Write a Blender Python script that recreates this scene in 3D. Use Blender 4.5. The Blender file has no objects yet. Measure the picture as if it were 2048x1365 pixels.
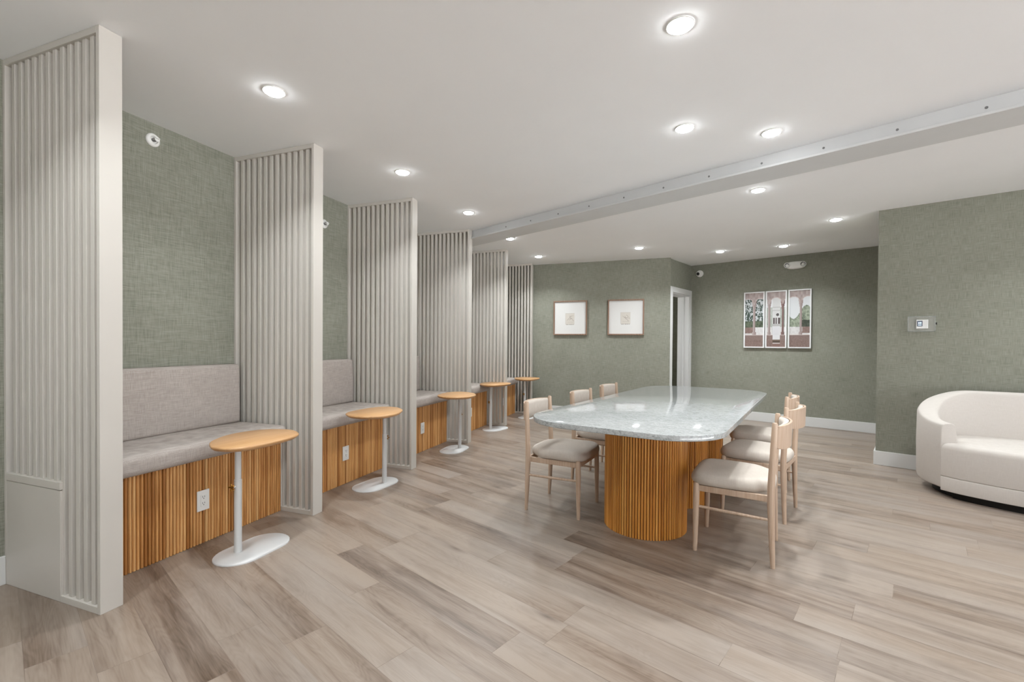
import bpy, bmesh, math, random
from mathutils import Vector, Matrix

sc = bpy.context.scene
COL = sc.collection
R = random.Random(7)

# ------------------------------------------------------------------ camera
H = 2.5652                       # ceiling height
PITCH, ROLL = 0.0103, 0.0068
camd = bpy.data.cameras.new('camera')
camd.sensor_width = 36.0
camd.lens = 36.0 * 914.217 / 2048.0
camd.shift_y = 14.4 / 2048.0
camd.clip_start = 0.05
cam = bpy.data.objects.new('camera', camd)
COL.objects.link(cam)
_r = Vector((math.cos(ROLL), math.sin(PITCH) * math.sin(ROLL), math.cos(PITCH) * math.sin(ROLL)))
_u = Vector((-math.sin(ROLL), math.sin(PITCH) * math.cos(ROLL), math.cos(PITCH) * math.cos(ROLL)))
_b = -Vector((0, math.cos(PITCH), -math.sin(PITCH)))
cam.matrix_world = Matrix(((_r.x, _u.x, _b.x, 0), (_r.y, _u.y, _b.y, 0), (_r.z, _u.z, _b.z, 1.2), (0, 0, 0, 1)))
sc.camera = cam

# ------------------------------------------------------------------ world, exposure
wd = bpy.data.worlds.new('world'); sc.world = wd; wd.use_nodes = True
# dim upper half; lower half made bright to send fill up to the ceiling
_n = wd.node_tree.nodes; _l = wd.node_tree.links
_tc = _n.new('ShaderNodeTexCoord'); _sx = _n.new('ShaderNodeSeparateXYZ'); _rp = _n.new('ShaderNodeValToRGB')
_mr = _n.new('ShaderNodeMapRange'); _mr.inputs[1].default_value = -0.05; _mr.inputs[2].default_value = 0.05
_l.new(_tc.outputs['Generated'], _sx.inputs[0]); _l.new(_sx.outputs['Z'], _mr.inputs[0]); _l.new(_mr.outputs[0], _rp.inputs[0])
_rp.color_ramp.elements[0].color = (0.97, 0.98, 1.0, 1); _rp.color_ramp.elements[1].color = (0.11, 0.118, 0.13, 1)
_l.new(_rp.outputs[0], _n['Background'].inputs[0])
_n['Background'].inputs[1].default_value = 7.6        # strength of the fill, entering through the added window on the right
sc.view_settings.view_transform = 'Standard'
sc.view_settings.look = 'None'
sc.view_settings.gamma = 1.0
sc.view_settings.use_curve_mapping = False
sc.view_settings.exposure = 0.66
LAMP_W = 6.0                     # light of one recessed lamp
LAMP_COL = (0.92, 0.97, 1.0)

# ------------------------------------------------------------------ axes of the place
A1 = 0.3497                      # the booth wall runs 20 degrees off the main axes
U = Vector((math.sin(A1), math.cos(A1), 0)); V = Vector((-math.cos(A1), math.sin(A1), 0))
B1 = 0.8443
W = Vector((math.sin(B1), -math.cos(B1), 0)); N = Vector((math.cos(B1), math.sin(B1), 0))
ROT_U = math.atan2(U.y, U.x); ROT_W = math.atan2(W.y, W.x)
PE = Vector((3.6935, 4.6268, 0)); PC = PE - W * 2.6432 + N * 2.0742; PB = PC - N * 0.9854
VW = 3.1078                      # booth wall
def uv(u, v, z=0): return U * u + V * v + Vector((0, 0, z))
def wn(o, w, n, z=0): return o + W * w + N * n + Vector((0, 0, z))

# ------------------------------------------------------------------ mesh builder
class MB:
    def __init__(s): s.v = []; s.f = []; s.t = []; s.m = []
    def add(s, vs, fs, tone=0.5, mat=0):
        o = len(s.v); s.v += [tuple(p) for p in vs]
        for f in fs: s.f.append([o + i for i in f]); s.t.append(tone); s.m.append(mat)
        return s
    def box(s, x0, x1, y0, y1, z0, z1, tone=0.5, mat=0):
        return s.add([(x, y, z) for z in (z0, z1) for y in (y0, y1) for x in (x0, x1)],
                     [(0, 2, 3, 1), (4, 5, 7, 6), (0, 1, 5, 4), (2, 6, 7, 3), (0, 4, 6, 2), (1, 3, 7, 5)], tone, mat)
    def loft(s, rings, caps=(True, True), tone=0.5, mat=0, close=True):
        n = len(rings[0]); vs = [p for r in rings for p in r]; fs = []
        for k in range(len(rings) - 1):
            for i in range(n if close else n - 1):
                j = (i + 1) % n
                fs.append((k * n + i, k * n + j, (k + 1) * n + j, (k + 1) * n + i))
        if caps[0]: fs.append(tuple(range(n - 1, -1, -1)))
        if caps[1]: fs.append(tuple((len(rings) - 1) * n + i for i in range(n)))
        return s.add(vs, fs, tone, mat)
    def prism(s, pts, z0, z1, tone=0.5, mat=0):
        return s.loft([[(x, y, z0) for x, y in pts], [(x, y, z1) for x, y in pts]], tone=tone, mat=mat)
    def tube(s, p0, p1, r0, r1=None, n=16, tone=0.5, mat=0, sq=1.0):
        r1 = r0 if r1 is None else r1
        return s.path([(p0, r0), (p1, r1)], n, tone, mat, sq)
    def path(s, pr, n=16, tone=0.5, mat=0, sq=1.0):
        rings = []
        for k, (p, r) in enumerate(pr):
            a = Vector(pr[max(k - 1, 0)][0]); b = Vector(pr[min(k + 1, len(pr) - 1)][0])
            d = (b - a).normalized(); ref = Vector((1, 0, 0)) if abs(d.x) < 0.9 else Vector((0, 1, 0))
            e1 = d.cross(ref).normalized(); e2 = d.cross(e1)
            c = Vector(p)
            rings.append([c + (e1 * math.cos(2 * math.pi * i / n) + e2 * math.sin(2 * math.pi * i / n) * sq) * r for i in range(n)])
        return s.loft(rings, tone=tone, mat=mat)
    def build(s, name, mat, parent=None, bevel=0, seg=2, sub=0, ang=35, kind=None):
        me = bpy.data.meshes.new(name); me.from_pydata(s.v, [], s.f)
        mats = mat if isinstance(mat, (list, tuple)) else [mat]
        for m in mats: me.materials.append(m)
        at = me.attributes.new('tone', 'FLOAT', 'FACE')
        for i, t in enumerate(s.t): at.data[i].value = t
        for p, k in zip(me.polygons, s.m): p.material_index = k
        bm = bmesh.new(); bm.from_mesh(me); bmesh.ops.recalc_face_normals(bm, faces=bm.faces); bm.to_mesh(me); bm.free()
        for p in me.polygons: p.use_smooth = True
        me.set_sharp_from_angle(angle=math.radians(ang if not sub else 180))
        me.update()
        o = bpy.data.objects.new(name, me); COL.objects.link(o)
        if parent: o.parent = parent
        if bevel:
            b = o.modifiers.new('bevel', 'BEVEL'); b.width = bevel; b.segments = seg; b.limit_method = 'ANGLE'; b.harden_normals = True
        if sub:
            b = o.modifiers.new('sub', 'SUBSURF'); b.levels = sub; b.render_levels = sub
        if kind: o['kind'] = kind
        return o

def thing(name, label, cat, loc, rz=0, group=None):
    o = bpy.data.objects.new(name, None); COL.objects.link(o)
    o.empty_display_size = 0.1
    o.location = loc; o.rotation_euler = (0, 0, rz); o['label'] = label; o['category'] = cat
    if group: o['group'] = group
    return o
def place(o, loc, rz=0):
    o.location = loc; o.rotation_euler = (0, 0, rz); return o
def struct(mb, name, mat, loc=(0, 0, 0), rz=0, parent=None, **k):
    return place(mb.build(name, mat, parent, kind='structure', **k), loc, rz)
def rebase(t, dy):                # move the root to the thing's own base
    for c in t.children: c.data.transform(Matrix.Translation((0, -dy, 0)))
def dup(root, loc, rz, label, group=None):
    r = root.copy(); COL.objects.link(r); r.location = loc; r.rotation_euler = (0, 0, rz); r['label'] = label
    if group: r['group'] = group
    def kids(src, dst):
        for ch in list(src.children):
            c = ch.copy(); COL.objects.link(c); c.parent = dst; kids(ch, c)
    kids(root, r)
    return r

# ------------------------------------------------------------------ materials
def L(r, g, b):                  # sRGB 0-255 to linear
    f = lambda c: ((c / 255 + 0.055) / 1.055) ** 2.4 if c > 10 else c / 255 / 12.92
    return (f(r), f(g), f(b), 1)
class NT:
    def __init__(s, name, rough=0.5, spec=0.5):
        s.m = bpy.data.materials.new(name); s.m.use_nodes = True
        s.t = s.m.node_tree; s.b = s.t.nodes['Principled BSDF']
        s.b.inputs['Roughness'].default_value = rough
        s.b.inputs['Specular IOR Level'].default_value = spec
    def n(s, typ, **k):
        o = s.t.nodes.new(typ)
        for a, v in k.items():
            if a.startswith('i_'): o.inputs[int(a[2:])].default_value = v
            else: setattr(o, a, v)
        return o
    def l(s, a, b): s.t.links.new(a, b)
    def coord(s, scale=(1, 1, 1), src='Object', rot=(0, 0, 0)):
        c = s.n('ShaderNodeTexCoord'); m = s.n('ShaderNodeMapping')
        m.inputs['Scale'].default_value = scale; m.inputs['Rotation'].default_value = rot
        s.l(c.outputs[src], m.inputs['Vector']); return m.outputs[0]
    def noise(s, vec, scale=1, detail=2, rough=0.5, dist=0.0):
        o = s.n('ShaderNodeTexNoise'); o.inputs['Scale'].default_value = scale; o.inputs['Detail'].default_value = detail
        o.inputs['Roughness'].default_value = rough; o.inputs['Distortion'].default_value = dist
        s.l(vec, o.inputs['Vector']); return o.outputs['Fac']
    def ramp(s, fac, stops):
        o = s.n('ShaderNodeValToRGB'); cr = o.color_ramp
        while len(cr.elements) > 1: cr.elements.remove(cr.elements[-1])
        cr.elements[0].position = stops[0][0]; cr.elements[0].color = stops[0][1]
        for p, c in stops[1:]:
            e = cr.elements.new(p); e.color = c
        s.l(fac, o.inputs[0]); return o.outputs[0]
    def math(s, op, a, b=None, clamp=False):
        o = s.n('ShaderNodeMath', operation=op); o.use_clamp = clamp
        for i, x in enumerate((a, b)):
            if x is None: continue
            if isinstance(x, (int, float)): o.inputs[i].default_value = x
            else: s.l(x, o.inputs[i])
        return o.outputs[0]
    def mix(s, fac, a, b, mode='MIX'):
        o = s.n('ShaderNodeMix', data_type='RGBA', blend_type=mode)
        for i, x in ((0, fac), (6, a), (7, b)):
            if isinstance(x, (int, float, tuple)): o.inputs[i].default_value = x
            else: s.l(x, o.inputs[i])
        return o.outputs[2]
    def attr(s, name): return s.n('ShaderNodeAttribute', attribute_name=name)
    def bump(s, h, strength=0.3, dist=0.002):
        o = s.n('ShaderNodeBump'); o.inputs['Strength'].default_value = strength; o.inputs['Distance'].default_value = dist
        s.l(h, o.inputs['Height']); s.l(o.outputs[0], s.b.inputs['Normal'])
    def color(s, c): s.l(c, s.b.inputs['Base Color']) if not isinstance(c, tuple) else setattr(s.b.inputs['Base Color'], 'default_value', c)

def m_plain(name, col, rough=0.5, spec=0.5, var=0.03, scale=6, bump=0.0, metal=0.0):
    t = NT(name, rough, spec); f = t.noise(t.coord(), scale, 3)
    t.color(t.ramp(f, [(0.3, tuple(c * (1 - var) for c in col[:3]) + (1,)), (0.7, tuple(min(1, c * (1 + var)) for c in col[:3]) + (1,))]))
    t.b.inputs['Metallic'].default_value = metal
    if bump: t.bump(t.noise(t.coord(), scale * 40, 3), bump, 0.0006)
    return t.m
def m_linen(name, dark, light, k=1.0, rough=0.9, horiz=(1, 0, 0), bump=0.25, sheen=0.0):
    t = NT(name, rough, 0.2)
    a = t.noise(t.coord((9 * k, 9 * k, 330 * k)), 1, 2, 0.6)
    b = t.noise(t.coord((330 * k, 330 * k, 9 * k)), 1, 2, 0.6)
    f = t.math('MULTIPLY', t.math('ADD', a, b), 0.5)
    big = t.noise(t.coord((3, 3, 3)), 1, 3)
    g = t.math('ADD', f, t.math('MULTIPLY', t.math('SUBTRACT', big, 0.5), 0.12))
    t.color(t.ramp(g, [(0.36, dark), (0.64, light)]))
    t.bump(f, bump, 0.001)
    t.b.inputs['Sheen Weight'].default_value = sheen
    return t.m
def m_linen_flat(name, dark, light, k=1.0, rough=0.9):
    t = NT(name, rough, 0.2)
    a = t.noise(t.coord((12 * k, 300 * k, 300 * k)), 1, 2, 0.6)
    b = t.noise(t.coord((300 * k, 12 * k, 12 * k)), 1, 2, 0.6)
    f = t.math('MULTIPLY', t.math('ADD', a, b), 0.5)
    t.color(t.ramp(f, [(0.36, dark), (0.64, light)])); t.bump(f, 0.25, 0.001)
    return t.m
def m_wood(name, c0, c1, c2, axis='z', grain=60, rough=0.4, tone_amt=0.35, spec=0.4, bump=0.1):
    t = NT(name, rough, spec)
    sc_ = {'x': (2.2, grain, grain), 'y': (grain, 2.2, grain), 'z': (grain, grain, 2.2)}[axis]
    co = t.n('ShaderNodeTexCoord'); off = t.n('ShaderNodeVectorMath', operation='ADD'); at = t.attr('tone')
    cb = t.n('ShaderNodeCombineXYZ'); s7 = t.math('MULTIPLY', at.outputs['Fac'], 37.0)
    for i in range(3): t.l(s7, cb.inputs[i])
    t.l(co.outputs['Object'], off.inputs[0]); t.l(cb.outputs[0], off.inputs[1])
    mp = t.n('ShaderNodeMapping'); mp.inputs['Scale'].default_value = sc_; t.l(off.outputs[0], mp.inputs['Vector'])
    f = t.noise(mp.outputs[0], 1, 4, 0.6, 0.4)
    g = t.math('ADD', f, t.math('MULTIPLY', t.math('SUBTRACT', at.outputs['Fac'], 0.5), tone_amt))
    t.color(t.ramp(g, [(0.25, c0), (0.5, c1), (0.75, c2)]))
    t.bump(f, bump, 0.0008)
    return t.m

def m_floor():
    t = NT('oak_plank_floor', 0.36, 0.45)
    tone = t.attr('tone').outputs['Fac']
    co = t.n('ShaderNodeTexCoord'); cb = t.n('ShaderNodeCombineXYZ')
    t.l(t.math('MULTIPLY', tone, 53.0), cb.inputs[0]); t.l(t.math('MULTIPLY', tone, 31.0), cb.inputs[2])
    off = t.n('ShaderNodeVectorMath', operation='ADD'); t.l(co.outputs['Object'], off.inputs[0]); t.l(cb.outputs[0], off.inputs[1])
    def mapped(s):
        m = t.n('ShaderNodeMapping'); m.inputs['Scale'].default_value = s; t.l(off.outputs[0], m.inputs['Vector']); return m.outputs[0]
    broad = t.noise(mapped((1.1, 11, 1)), 1, 3, 0.55, 0.6)
    mid = t.noise(mapped((2.4, 34, 1)), 1, 4, 0.6, 0.8)
    fine = t.noise(mapped((7, 190, 1)), 1, 2, 0.5)
    # cathedral rings: bands of a slowly warped field
    warp = t.noise(mapped((1.3, 7, 1)), 1, 2, 0.5, 0.3)
    rings = t.math('ABSOLUTE', t.math('SINE', t.math('MULTIPLY', warp, 75.0)))
    base = t.math('ADD', t.math('MULTIPLY', broad, 0.74), t.math('MULTIPLY', mid, 0.40))
    base = t.math('ADD', base, t.math('MULTIPLY', t.math('SUBTRACT', fine, 0.25), 0.20))
    base = t.math('ADD', base, t.math('MULTIPLY', t.math('POWER', rings, 3.0), -0.05))
    base = t.math('ADD', base, t.math('MULTIPLY', t.math('SUBTRACT', tone, 0.5), 0.36))
    col = t.ramp(base, [(0.26, L(84, 68, 55)), (0.42, L(115, 99, 86)), (0.56, L(135, 120, 107)), (0.76, L(150, 136, 123))])
    # greyer and warmer planks
    hue = t.noise(mapped((0.7, 3.5, 1)), 1, 2)
    col = t.mix(t.math('MULTIPLY', t.math('SUBTRACT', hue, 0.42), 2.0, True), col, t.mix(0.5, col, L(154, 149, 145)))
    # knots
    vo = t.n('ShaderNodeTexVoronoi'); vo.inputs['Scale'].default_value = 1.0; vo.inputs['Randomness'].default_value = 1.0
    t.l(mapped((1.9, 6.5, 1)), vo.inputs['Vector'])
    kn = t.math('SUBTRACT', 1.0, t.math('MULTIPLY', vo.outputs['Distance'], 4.2), True)
    kn = t.math('MULTIPLY', t.math('POWER', kn, 1.6), t.math('ADD', 0.35, mid))
    col = t.mix(t.math('MULTIPLY', kn, 0.95, True), col, L(92, 78, 69))
    # joints
    at = t.attr('edge').outputs['Fac']
    t.color(col)
    t.bump(t.math('ADD', fine, mid), 0.05, 0.001)
    t.l(t.math('ADD', 0.27, t.math('MULTIPLY', mid, 0.14)), t.b.inputs['Roughness'])
    return t.m
def m_stone():
    t = NT('grey_speckled_quartz', 0.07, 0.6)
    a = t.noise(t.coord((75, 24, 40)), 1, 5, 0.7, 0.8)
    b = t.noise(t.coord((240, 100, 150)), 1, 4, 0.7, 0.4)
    c = t.noise(t.coord((3, 5, 4)), 1, 3)
    f = t.math('ADD', t.math('MULTIPLY', a, 0.5), t.math('MULTIPLY', b, 0.45))
    f = t.math('ADD', f, t.math('MULTIPLY', c, 0.08))
    t.color(t.ramp(f, [(0.36, L(88, 92, 90)), (0.44, L(142, 146, 144)), (0.51, L(164, 166, 165)), (0.60, L(178, 180, 180))]))
    return t.m
def m_emit(name, col, s):
    t = NT(name); t.b.inputs['Base Color'].default_value = (0, 0, 0, 1)
    t.b.inputs['Emission Color'].default_value = col; t.b.inputs['Emission Strength'].default_value = s
    f = t.noise(t.coord(), 3, 1); t.l(t.math('ADD', 0.35, t.math('MULTIPLY', f, 0.1)), t.b.inputs['Roughness'])
    return t.m
def m_vcol(name, rough=0.35):
    t = NT(name, rough, 0.4); a = t.n('ShaderNodeVertexColor', layer_name='ink')
    g = t.noise(t.coord((500, 500, 500)), 1, 2)
    t.color(t.mix(1.0, a.outputs[0], t.ramp(g, [(0.3, (0.80, 0.80, 0.80, 1)), (0.7, (0.86, 0.86, 0.86, 1))]), 'MULTIPLY'))
    return t.m

M = {}
M['green'] = m_linen('sage_linen_wallpaper', L(119, 120, 107), L(157, 157, 145), 1.3)
M['ceil'] = m_plain('white_ceiling_paint', L(247, 248, 249), 0.85, 0.2, 0.01, 2, 0.05)
M['white'] = m_plain('white_trim_paint', L(216, 216, 214), 0.35, 0.4, 0.01, 3)
M['slat'] = m_plain('white_slat_paint', L(202, 197, 189), 0.4, 0.4, 0.02, 3)
M['cladding'] = m_wood('honey_oak_reeding', L(166, 110, 56), L(214, 158, 96), L(234, 188, 128), 'z', 110, 0.38, 0.55)
M['cladding2'] = m_wood('amber_oak_reeding', L(160, 100, 38), L(204, 138, 62), L(224, 166, 88), 'z', 110, 0.34, 0.45)
M['groove'] = m_plain('dark_wood_groove', L(92, 52, 20), 0.6, 0.3, 0.1, 20)
M['bench'] = m_linen('taupe_bench_linen', L(158, 148, 141), L(192, 184, 177), 1.6)
M['oak'] = m_wood('pale_oak', L(176, 148, 124), L(192, 167, 145), L(204, 182, 162), 'z', 90, 0.42, 0.1)
M['toptab'] = m_wood('beech_table_top', L(178, 134, 90), L(194, 150, 104), L(204, 164, 118), 'x', 40, 0.35, 0.1)
M['metal'] = m_plain('white_powder_coat', L(206, 206, 205), 0.4, 0.5, 0.01, 5)
M['cream'] = m_linen_flat('cream_chair_fabric', L(190, 180, 169), L(204, 195, 185), 1.8)
M['sofa'] = m_linen('ivory_boucle', L(194, 187, 180), L(204, 198, 191), 2.4, bump=0.05)
M['stone'] = m_stone()
M['brass'] = m_plain('brass', L(170, 125, 60), 0.3, 0.5, 0.05, 20, metal=1.0)
M['plastic'] = m_plain('white_plastic', L(236, 236, 233), 0.35, 0.5, 0.01, 4)
M['dark'] = m_plain('black_plastic', L(20, 20, 20), 0.35, 0.5, 0.05, 4)
M['slot'] = m_plain('dark_slot', L(48, 46, 44), 0.6, 0.3, 0.05, 4)
M['steel'] = m_plain('grey_steel', L(120, 120, 120), 0.4, 0.5, 0.05, 8)
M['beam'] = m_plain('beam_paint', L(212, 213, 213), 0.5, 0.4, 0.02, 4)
M['lens'] = m_emit('lamp_lens_glow', (0.95, 0.98, 1.0, 1), 36.0)
M['frame'] = m_wood('walnut_frame', L(110, 84, 68), L(140, 112, 94), L(160, 132, 112), 'z', 120, 0.4, 0.1)
M['whiteframe'] = m_plain('white_picture_frame', L(228, 228, 228), 0.35, 0.4, 0.01, 4)
M['print'] = m_vcol('printed_paper')
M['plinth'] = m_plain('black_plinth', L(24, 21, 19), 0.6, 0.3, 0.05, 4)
M['reflector'] = m_plain('lamp_reflector', L(150, 152, 156), 0.25, 0.8, 0.02, 10, metal=0.6)
M['floor'] = m_floor()
_g = NT('clear_acrylic', 0.02, 0.4); _g.b.inputs['Alpha'].default_value = 0.07
_g.color(_g.ramp(_g.noise(_g.coord(), 3, 1), [(0.3, (0.97, 0.98, 0.98, 1)), (0.7, (1, 1, 1, 1))])); M['acrylic'] = _g.m
_g = NT('acrylic_edge', 0.1, 0.5); _g.b.inputs['Alpha'].default_value = 0.5
_g.color(_g.ramp(_g.noise(_g.coord(), 30, 1), [(0.3, L(150, 156, 150)), (0.7, L(205, 210, 206))])); M['acrylic_edge'] = _g.m
M['screen'] = m_emit('screen_glow', (0.55, 0.8, 1.0, 1), 1.4)
M['screenbg'] = m_emit('screen_navy', (0.02, 0.04, 0.09, 1), 0.6)

# ------------------------------------------------------------------ floor: every plank a face with a tone of its own
PW, PL = 0.1725, 1.2192
joint = {6: -1.222, 10: -1.430, 12: -0.395, 15: -0.078, 1: -1.86, 2: -3.30, 8: -2.35}
dark = {(1, -1.86): 0.06, (10, -1.43): 0.12, (12, -0.395): 0.02, (6, -1.222): 0.16, (15, -0.078 + PL): 0.12, (15, -0.078): 0.75}
fl = MB()
for r in range(-34, 56):
    n0 = 0.232 + PW * r
    j = joint.get(r, (R.random() * PL))
    k0 = int((-7.2 - j) / PL) - 1
    for k in range(k0, k0 + 12):
        a = j + k * PL; b = a + PL
        tone = min(1, max(0, R.gauss(0.58, 0.17)))
        if R.random() < 0.12: tone = R.uniform(0.12, 0.3)
        for (rr, e), tv in dark.items():
            if rr == r and abs(b - e) < 0.01: tone = tv
        fl.add([(a, n0, 0), (b, n0, 0), (b, n0 + PW, 0), (a, n0 + PW, 0)], [(0, 1, 2, 3)], tone)
        # hairline joints
        fl.add([(a, n0, 0.0003), (b, n0, 0.0003), (b, n0 + 0.0016, 0.0003), (a, n0 + 0.0016, 0.0003)], [(0, 1, 2, 3)], 0.0)
        fl.add([(b, n0, 0.0003), (b + 0.0018, n0, 0.0003), (b + 0.0018, n0 + PW, 0.0003), (b, n0 + PW, 0.0003)], [(0, 1, 2, 3)], 0.0)
fl.box(-7.5, 7.5, -5.6, 10.0, -0.1, -0.002, 0.4)
struct(fl, 'floor', M['floor'], rz=ROT_W)
struct(MB().box(-7.5, 7.5, -5.6, 10.0, H, H + 0.1), 'ceiling', M['ceil'], rz=ROT_W)

# ------------------------------------------------------------------ walls
def wall(name, org, rz, x0, x1, y0=0.0, y1=0.12, z0=0.0, z1=H, mat='green'):
    return struct(MB().box(x0, x1, y0, y1, z0, z1), name, M[mat], org, rz)
wall('wall_left', (0, 0, 0), ROT_U, -2.4, 7.75, VW, VW + 0.14)
wall('wall_back_left', (0, 0, 0), ROT_U, 7.594, 7.714, 0.13, VW + 0.14)
# short wall with the doorway: runs along N, body towards -W
dw = MB()
dw.box(-0.2, 0, 0.0, 0.17, 0, H).box(-0.2, 0, 0.92, 0.9854, 0, H).box(-0.2, 0, 0.17, 0.92, 2.04, H)
struct(dw, 'wall_doorway', M['green'], PB, ROT_W)
wall('wall_back_right', PC, ROT_W, -0.2, 2.76)
wall('wall_right', PE, ROT_W, 0, 3.6)
wall('wall_corner_return', PE, ROT_W, 0.0, 0.12, 0.12, 2.0742)
wall('wall_front', wn(PE, 0, -8.2), ROT_W, -2.9, 3.7, -0.12, 0, mat='white')
rw = MB()                        # unseen right end wall, opened for a window added as fill light
rw.box(0, 0.12, -8.2, 0.12, 0, 0.25).box(0, 0.12, -8.2, 0.12, 2.5, H).box(0, 0.12, -8.2, -7.2, 0.25, 2.5).box(0, 0.12, -1.2, 0.12, 0.25, 2.5)
struct(rw, 'wall_right_end', M['white'], wn(PE, 3.6, 0), ROT_W)
wf = MB()
for k in range(6): wf.box(0.03, 0.09, -7.2 + 1.2 * k - 0.03, -7.2 + 1.2 * k + 0.03, 0.25, 2.5)
wf.box(0.03, 0.09, -7.2, -1.2, 0.25, 0.31).box(0.03, 0.09, -7.2, -1.2, 2.44, 2.5)
struct(wf, 'added_window_1', M['white'], wn(PE, 3.6, 0), ROT_W)  # frame of the added window, no pane; unseen, only lets fill light in
pd = bpy.data.lights.new('added_window_portal', 'AREA'); pd.shape = 'RECTANGLE'; pd.size = 6.0; pd.size_y = 2.25; pd.cycles.is_portal = True  # guides world light through the added window
po = bpy.data.objects.new('added_window_portal', pd); COL.objects.link(po)
po.location = wn(PE, 3.66, -4.2, 1.375); po.rotation_euler = (math.radians(90), 0, ROT_W + math.radians(-90))
wall('wall_hall_back', PB, ROT_W, -1.9, -0.2, 2.1, 2.2)
wall('wall_hall_side', PB, ROT_W, -2.0, -1.9, 0.4, 2.2)
wall('wall_hall_near', PB, ROT_W, -0.2, -0.1, 0.99, 2.1)
def base(name, org, rz, x0, x1, y0, y1):
    m = MB(); m.box(x0, x1, y0, y1, 0, 0.14)
    return struct(m, name, M['white'], org, rz, bevel=0.003)
base('baseboard_left', (0, 0, 0), ROT_U, -2.4, 1.25, VW - 0.015, VW)
base('baseboard_back_left', (0, 0, 0), ROT_U, 7.579, 7.594, 0.18, 3.0)
base('baseboard_back_right', PC, ROT_W, 0, 2.643, -0.015, 0)
base('baseboard_right', PE, ROT_W, -0.015, 3.6, -0.015, 0)
base('baseboard_return', PE, ROT_W, -0.015, 0, 0, 2.059)
base('baseboard_right_end', wn(PE, 3.6, 0), ROT_W, -0.015, 0, -8.2, -0.015)
# door casing and jambs
dr = MB()
dr.box(0, 0.018, 0.07, 0.17, 0, 2.13).box(0, 0.018, 0.915, 0.984, 0, 2.13).box(0, 0.018, 0.17, 0.915, 2.04, 2.13)
dr.box(-0.2, 0.0, 0.17, 0.185, 0, 2.04).box(-0.2, 0.0, 0.905, 0.92, 0, 2.04).box(-0.2, 0, 0.185, 0.905, 2.025, 2.04)
dr.box(-0.12, -0.085, 0.185, 0.197, 0, 2.025).box(-0.12, -0.085, 0.893, 0.905, 0, 2.025)
struct(dr, 'door_1', M['white'], PB, ROT_W, bevel=0.003)
# dropped beam
BA = Vector((-0.493, 5.515, 0)); BD = Vector((0.712, -0.702, 0)).normalized(); ROT_B = math.atan2(BD.y, BD.x)
bmw = MB(); bmw.box(-0.6, 7.5, 0.034, 0.29, 2.474, H - 0.001)
bmo = struct(bmw, 'trim_1', M['beam'], BA, ROT_B)
bf = MB(); bf.box(-0.6, 7.5, -0.006, 0.292, 2.458, 2.475)
f_ = bf.build('bottom_flange', M['beam'], bmo, bevel=0.003)
ho = MB()
for k in range(14): ho.tube((0.55 + 0.375 * k, 0.0345, 2.512), (0.55 + 0.375 * k, 0.0325, 2.512), 0.0075, n=14)
ho.build('bolt_holes', M['steel'], bmo)

# ------------------------------------------------------------------ recessed lamps
def make_lamp(loc, label):
    t = thing('recessed_downlight', label, 'light', loc, 0, 'recessed ceiling downlights')
    n = 40; prof = [(0.060, 0.0), (0.060, -0.003), (0.057, -0.006), (0.053, -0.006), (0.050, -0.004)]
    rings = [[(r * math.cos(2 * math.pi * i / n), r * math.sin(2 * math.pi * i / n), z) for i in range(n)] for r, z in prof]
    MB().loft(rings, caps=(False, False)).build('trim_ring', M['plastic'], t, ang=60)
    prof = [(0.050, -0.005), (0.048, -0.010), (0.042, -0.014), (0.03, -0.017), (0.01, -0.018)]
    rings = [[(r * math.cos(2 * math.pi * i / n), r * math.sin(2 * math.pi * i / n), z) for i in range(n)] for r, z in prof]
    MB().loft(rings, caps=(False, True)).build('lens', M['lens'], t, ang=60)
    ld = bpy.data.lights.new('lamp_light', 'AREA'); ld.shape = 'DISK'; ld.size = 0.09; ld.energy = LAMP_W; ld.color = LAMP_COL; ld.spread = math.radians(125)
    lo = bpy.data.objects.new('lamp_light', ld); COL.objects.link(lo); lo.parent = t; lo.location = (0, 0, -0.02)
    return t
LAMPS = [  # (x, y, label)
    (-1.304, 2.500, 'bright round downlight in front of the nearest slatted booth'),
    (-0.884, 3.664, 'bright round downlight in front of the second slatted booth'),
    (-0.463, 4.781, 'bright round downlight in front of the third booth, just before the beam'),
    (-0.036, 5.946, 'small bright downlight just behind the beam near the fifth slatted screen'),
    (0.404, 7.154, 'farthest downlight of the booth row, by the last slatted screen'),
    (0.708, 1.965, 'largest downlight, alone at the top of the photo above the room'),
    (1.076, 2.891, 'downlight above the table, left one of the pair before the beam'),
    (1.654, 2.944, 'downlight above the table, right one of the pair before the beam'),
    (2.152, 4.030, 'downlight behind the beam above the far end of the stone table'),
    (3.489, 4.950, 'downlight nearest the protruding green wall corner'),
    (1.785, 6.475, 'downlight in front of the wall with the two square pictures'),
    (3.023, 6.679, 'downlight near the doorway corner and dome camera'),
    (3.713, 6.282, 'downlight above the emergency light, by the three panel pictures')]
lamp0 = None
for x, y, lb in LAMPS:
    if lamp0 is None: lamp0 = make_lamp((x, y, H), lb)
    else:
        t = dup(lamp0, (x, y, H), 0, lb)
        if y > 4.9:              # same lamps, power raised to brighten the far walls and ceiling
            for c in t.children:
                if c.type == 'LIGHT':
                    c.data = c.data.copy(); c.data.energy = LAMP_W * 1.5
HID = [uv(0.66, 2.08), uv(-0.6, 2.08), uv(0.3, 0.0), uv(-1.2, 0.0), uv(-0.5, -1.3), uv(2.1, -1.5), uv(-1.9, -0.2), Vector((3.75, 3.0, 0)), Vector((4.75, 2.9, 0)), Vector((3.4, 1.6, 0))]
for p in HID: dup(lamp0, (p.x, p.y, H), 0, 'recessed downlight in the part of the ceiling behind and beside the viewer')

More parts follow.
